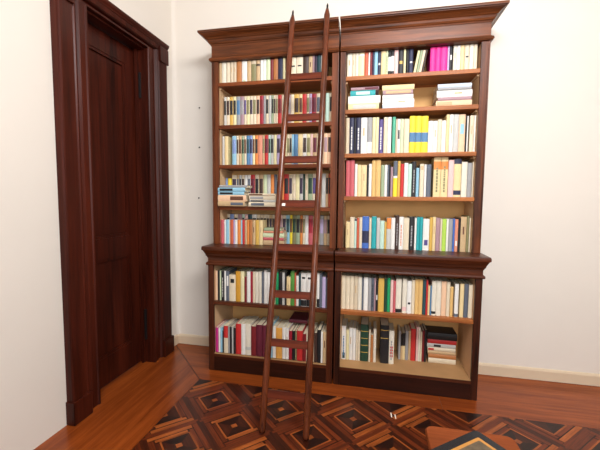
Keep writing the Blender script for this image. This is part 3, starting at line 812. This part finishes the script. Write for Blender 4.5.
# ---------------------------------------------------------------- books
PALW=lambda c:c.replace('_',' ')
def arc(w,bul,off=0,f0=0,f1=1,n=6):
    return [(w*(f0+(f1-f0)*i/n), bul*(2*(f0+(f1-f0)*i/n)-1)**2-off) for i in range(n+1)]
def prism(pts,z0,z1):
    n=len(pts); V=[(x,y,z0) for x,y in pts]+[(x,y,z1) for x,y in pts]
    F=[(i,(i+1)%n,(i+1)%n+n,i+n) for i in range(n)]+[tuple(range(n-1,-1,-1)),tuple(range(n,2*n))]
    return V,F
def book_parts(w,h,d,col,ex,style):
    """part name, verts, faces, material - spine faces -Y, base at z=0"""
    t=min(.0016,w*.12); bul=min(.0045,w*.2)
    out=arc(w,bul); inn=[(x,y+t) for x,y in arc(w-2*t,bul)]; inn=[(x+t,y) for x,y in inn]
    U=[(0,d)]+out+[(w,d)]+[(w-t,d)]+inn[::-1]+[(t,d)]
    L=[('cover',)+prism(U,0,h)+(pm(col),)]
    pv,pf=boxv(t+.0002,w-t-.0002,bul+t+.0006,d-.003,.002,h-.003); L.append(('page_block',pv,pf,PAGES))
    def strip(name,c,z0,z1,f0,f1):
        a=arc(w,bul,.0005,f0,f1); b=arc(w,bul,-.0004,f0,f1)[::-1]
        L.append((name,)+prism(a+b,z0,z1)+(pm(c),))
    for e in ex:
        if e[0]=='P': strip('spine_label',e[1],h*.40,h*.875,.09,.91)
        elif e[0]=='B': strip('spine_band',e[1],e[2],min(e[3],h-.0005),.0,1.)
        elif e[0]=='S': strip('spine_label',e[1],e[2],e[3],.2,.8)
        elif e[0]=='M': strip('spine_label',e[1],min(e[2],h-.006),min(max(e[3],e[2]+.004),h-.0008),.22,.80)
        elif e[0]=='T':
            V=[];F=[]; z=h*.12; r=random.Random(int(w*1e5))
            while z<h*.72:
                l=r.uniform(.010,.026); a=arc(w,bul,.0005,.36,.62)+arc(w,bul,-.0004,.36,.62)[::-1]
                v,f=prism(a,z,z+l); k=len(V); V+=v; F+=[tuple(q+k for q in x) for x in f]; z+=l+.004
            L.append(('spine_title',V,F,pm(e[1])))
    if col in ('cream','ivory','white','tan','beige','yellow_cream') and not ex and w>.02 and h>.15 and int(w*1e4+h*1e4)%3==0:   # faint title lines
        a=arc(w,bul,.0005,.35,.6)+arc(w,bul,-.0004,.35,.6)[::-1]
        V,F=prism(a,h*.5,h*.72); L.append(('spine_title',V,F,pm('tan' if col!='tan' else 'brown')))
    return L
ORD=['','first','second','third','fourth','fifth','sixth','seventh','eighth','ninth','tenth','eleventh','twelfth','thirteenth','fourteenth','fifteenth','sixteenth','seventeenth','eighteenth','nineteenth','twentieth']
ORD+=['twenty-'+o for o in ORD[1:10]]+['thirtieth']+['thirty-'+o for o in ORD[1:10]]
def describe(w,h,col,ex):
    s='' if .014<=w<=.036 else ('thin ' if w<.014 else 'thick ')
    d=s+PALW(col)+' book'; e=[x for x in ex if x[0]!='L']
    lean='leaning ' if any(x[0]=='L' for x in ex) else ''
    d=lean+d
    if e:
        k={'S':'spine label','P':'spine label','B':'band','M':'spine mark','T':'spine lettering'}[e[0][0]]
        d+=' with '+PALW(e[0][1])+' '+k
    return d
ITEMS=[]   # every book: placement, size, colours, label, prominence
rows={}
for name,short,z,Y,dep,bl in ROWS:
    for i,b in enumerate(bl): rows.setdefault(short,[]).append((name,z,Y,dep,b))
labels=set()
def wc(s): return len(s.split())
for short,lst in rows.items():
    ds=[describe(b[1]-b[0],b[2],b[3],b[4]) for _,_,_,_,b in lst]
    n=len(lst); L=[None]*n
    nb=[(ds[i],PALW(lst[i-1][4][3]) if i else 'edge',PALW(lst[i+1][4][3]) if i<n-1 else 'edge') for i in range(n)]
    for i in range(n):
        c=[]
        if ds.count(ds[i])==1: c.append('%s on %s'%(ds[i],short))
        if nb.count(nb[i])==1 and 'edge' not in nb[i]:
            c.append('%s between %s and %s ones, %s'%(ds[i],nb[i][1],nb[i][2],short) if nb[i][1]!=nb[i][2] else '%s between two %s ones, %s'%(ds[i],nb[i][1],short))
        c.append('%s, %s from left, %s'%(ds[i],ORD[i+1],short)); c.append('%s book, %s from left, %s'%(PALW(lst[i][4][3]),ORD[i+1],short))
        L[i]=next(x for x in c if wc(x.replace(',',''))<=16 and x not in labels); labels.add(L[i])
    for i,(name,z,Y,dep,b) in enumerate(lst):
        X0,X1,h,col,ex=b; xm=(X0+X1)/2; vis=1
        for xr in ((.66,.70),(.93,.965)):
            if X0>xr[0]-.03 and X1<xr[1]+.03 and name[0]=='L': vis=.45
        if name=='L4' and xm<.53: vis*=.55
        if name=='L5' and xm<.40: vis*=.2
        elif name=='L5' and xm<.60: vis*=.5
        if xm>1.965: vis*=.3
        dist=(Vector((xm,Y,z+h/2))-Vector((1.2876,-2.6566,1.4))).length
        lean=next((e[1] for e in ex if e[0]=='L'),0)
        ITEMS.append(dict(p=(X0+.0004,Y,z+.0006),w=X1-X0-.0008,h=h,d=dep,col=col,ex=[e for e in ex if e[0]!='L'],lab=L[i],grp='books on '+short,sc=9 if lean else vis*(X1-X0)*h/dist**2,lean=lean,lie=False))
POS={4:['bottom book','second from bottom','second from top','topmost'],5:['bottom book','second from bottom','middle book','second from top','topmost'],7:['bottom book','second from bottom','third from bottom','middle book','third from top','second from top','topmost']}
for short,z,Y,dep,L in STACKS:
    zz=z+.0012
    for i,(X0,X1,th,col,e) in enumerate(L):
        ex=[]
        if e: ex=[('S',e[0],max(.004,e[1]-X0),min(X1-X0-.004,e[2]-X0))]
        pos=POS[len(L)][i].replace(' book','')
        lab='%s lying book, %s in %s'%(PALW(col),pos,short.replace(', ',' of '))
        lab=lab.replace('left stack','left-hand stack').replace('right stack','right-hand stack')
        assert wc(lab)<=16,lab
        ITEMS.append(dict(p=(X0,Y+.002*(i%3),zz),w=th-.0006,h=X1-X0,d=dep,col=col,ex=ex,lab=lab,grp='books lying in '+short,sc=9,lean=0,lie=True)); zz+=th
ITEMS.append(dict(p=(.655,.0,.145+.2565),w=.028,h=.15,d=.2,col='maroon',ex=[],lab='maroon book lying flat across the upright books on lowest shelf, left bookcase',grp=None,sc=9,lean=0,lie=True))
ITEMS.sort(key=lambda q:-q['sc'])
NIND=305
rest_v=[];rest_f=[];rest_m=[];rest_mats=[]
for n,q in enumerate(ITEMS):
    parts=book_parts(q['w'],q['h'],q['d'],q['col'],q['ex'],None)
    x,y,z=q['p']; rot=(0,0,0)
    if q['lie']: rot=(0,math.pi/2,0); z+=q['w']
    if q['lean']: a=math.radians(q['lean']); rot=(0,a,0); z+=q['w']*math.sin(a)
    if n<NIND:
        r=thing('book',q['lab'],'book',(x,y,z),q['grp']); r.rotation_euler=rot
        for pn,v,f,m in parts: obj(pn,v,f,m,r)
    else:
        for pn,v,f,m in parts:
            assert not q['lean']
            k=len(rest_v); rest_v+=[(a+x,b+y,c+z) for a,b,c in v]; rest_f+=[tuple(i+k for i in g) for g in f]
            if m not in rest_mats: rest_mats.append(m)
            rest_m+=[rest_mats.index(m)]*len(f)
if rest_v:
    me=bpy.data.meshes.new('books'); me.from_pydata(rest_v,[],rest_f)
    for m in rest_mats: me.materials.append(m)
    for p,i in zip(me.polygons,rest_m): p.material_index=i
    bm=bmesh.new(); bm.from_mesh(me); bmesh.ops.recalc_face_normals(bm,faces=bm.faces); bm.to_mesh(me); bm.free()
    o=bpy.data.objects.new('books',me); COL.objects.link(o); o['kind']='stuff'; o['category']='books'
    o['label']='the smaller and half hidden books standing among the others in both bookcases'

# ---------------------------------------------------------------- ladder
A=Vector((.812,-.787,0)); Btop=Vector((.812,-.0855,2.772)); dirv=(Btop-A).normalized()
lad=thing('library_ladder','tall reddish brown wooden ladder leaning against the left bookcase','ladder',A)
def rail(xb,xt,zt):
    P0=Vector((xb,-.787,0.0)); P1=Vector((xt,-.787+(Btop.y-A.y)*zt/2.772,zt)); d=(P1-P0); Ln=d.length; d.normalize()
    u=Vector((1,0,0)); u=(u-d*u.dot(d)).normalized(); w=d.cross(u)
    def ring(s,r): return [tuple(P0-A+d*s+u*r*math.cos(2*math.pi*k/16)+w*r*math.sin(2*math.pi*k/16)) for k in range(16)]
    L=Ln-.03
    ss=[(.012,.017),(.03,.0205),(L*.5,.0205),(L-.085,.0205),(L-.06,.0225),(L-.045,.021),(L-.02,.015),(L,.011)]
    r=loft('rail',[ring(s,q) for s,q in ss],LAD,lad,smooth=True)
    loft('spike',[ring(L-.002,.0085),ring(L+.03,.0075),ring(L+.045,.003)],METAL,r,smooth=False)
    
rail(.680,.688,2.765); rail(.946,.941,2.79)
tilt=math.atan2(dirv.y,dirv.z)
for z in (.225,.514,.800,1.087,1.369,1.663,1.958,2.255):
    c=A+dirv*(z/dirv.z)
    rg=box('rung',(-.132,.132,-.008,.008,-.0235,.0235),RUNG,lad,.002); rg.location=c-A; rg.rotation_euler=(-tilt,0,0)
    if abs(z-1.369)<.01:
        box('paper_tag',(-.104,-.082,-.0095,-.0082,-.018,.000),PAPER,rg)

# ---------------------------------------------------------------- nails in the wall
for i,(x,z,l) in enumerate(((-0.261,2.215,'topmost of three small nails in the white wall left of bookcase'),(-0.266,1.862,'middle of three small nails in the white wall left of bookcase'),(-0.278,1.401,'lowest of three small nails in the white wall left of bookcase'))):
    t=thing('nail',l,'nail',(x,YB,z),'nails in the wall')
    ring=lambda y,r:[(r*math.cos(k*math.pi/5),y,r*math.sin(k*math.pi/5)) for k in range(10)]
    loft('shank',[ring(-.010,.003),ring(0,.003)],METAL,t); loft('head',[ring(-.013,.006),ring(-.010,.007)],METAL,t)

# ---------------------------------------------------------------- stool and writing desk in the near right corner
st=thing('stool','low brown wooden stool with rounded seat corners beside the dark desk','stool',(1.70,-1.345,0))
def rrect(x0,x1,y0,y1,r,z,n=5):
    P=[]
    for cx,cy,a0 in ((x1-r,y1-r,0),(x0+r,y1-r,90),(x0+r,y0+r,180),(x1-r,y0+r,270)):
        for k in range(n+1):
            a=math.radians(a0+90*k/n); P.append((cx+r*math.cos(a),cy+r*math.sin(a),z))
    return P
loft('seat',[rrect(-.168,.168,-.163,.163,.03,.422),rrect(-.172,.172,-.167,.167,.032,.430),rrect(-.172,.172,-.167,.167,.032,.443),rrect(-.167,.167,-.162,.162,.03,.450)],STO,st)
boxes('apron',[(-.15,.15,-.15,-.132,.35,.4215),(-.15,.15,.132,.15,.35,.4215),(-.15,-.132,-.132,.132,.35,.4215),(.132,.15,-.132,.132,.35,.4215)],STO,st)
for sx in(-1,1):
    for sy in(-1,1):
        sc=[(.4215,.017),(.30,.019),(.0,.012)]
        loft('leg',[[(sx*.115+a*r+sx*(.422-z)*.05,sy*.115+b*r,z) for a,b in((-1,-1),(1,-1),(1,1),(-1,1))] for z,r in sc],STO,st)
P1=Vector((1.590,-1.642,0)); e1=Vector((-.78,-.62,0)).normalized(); e2=Vector((.62,-.78,0)).normalized()
ang=math.atan2(-e1.y,-e1.x)
dk=thing('writing_desk','black edged writing desk with gilt line and brown leather top','desk',P1); dk.rotation_euler=(0,0,ang)
# local: +x runs back along e1 reversed, so the top spans x -0.9..0, y -0.55..0
loft('top',[rrect(-.9,0,-.55,0,.015,.722),rrect(-.9,0,-.55,0,.015,.752),rrect(-.892,-.008,-.542,-.008,.012,.760)],LAQ,dk)
loft('gilt_inlay',[rrect(-.868,-.032,-.518,-.032,.004,.7595),rrect(-.868,-.032,-.518,-.032,.004,.7612)],GILT,dk)
loft('leather_panel',[rrect(-.858,-.042,-.508,-.042,.004,.7600),rrect(-.858,-.042,-.508,-.042,.004,.7620)],LEA,dk)
boxes('apron',[(-.86,-.04,-.06,-.04,.62,.7215),(-.86,-.04,-.51,-.49,.62,.7215),(-.86,-.84,-.49,-.06,.62,.7215),(-.06,-.04,-.49,-.06,.62,.7215)],LAQ,dk)
for x in(-.835,-.065):
    for y in(-.485,-.065):
        loft('leg',[[(x+a*r,y+b*r,z) for a,b in((-1,-1),(1,-1),(1,1),(-1,1))] for z,r in((.62,.022),(.0,.013))],LAQ,dk)
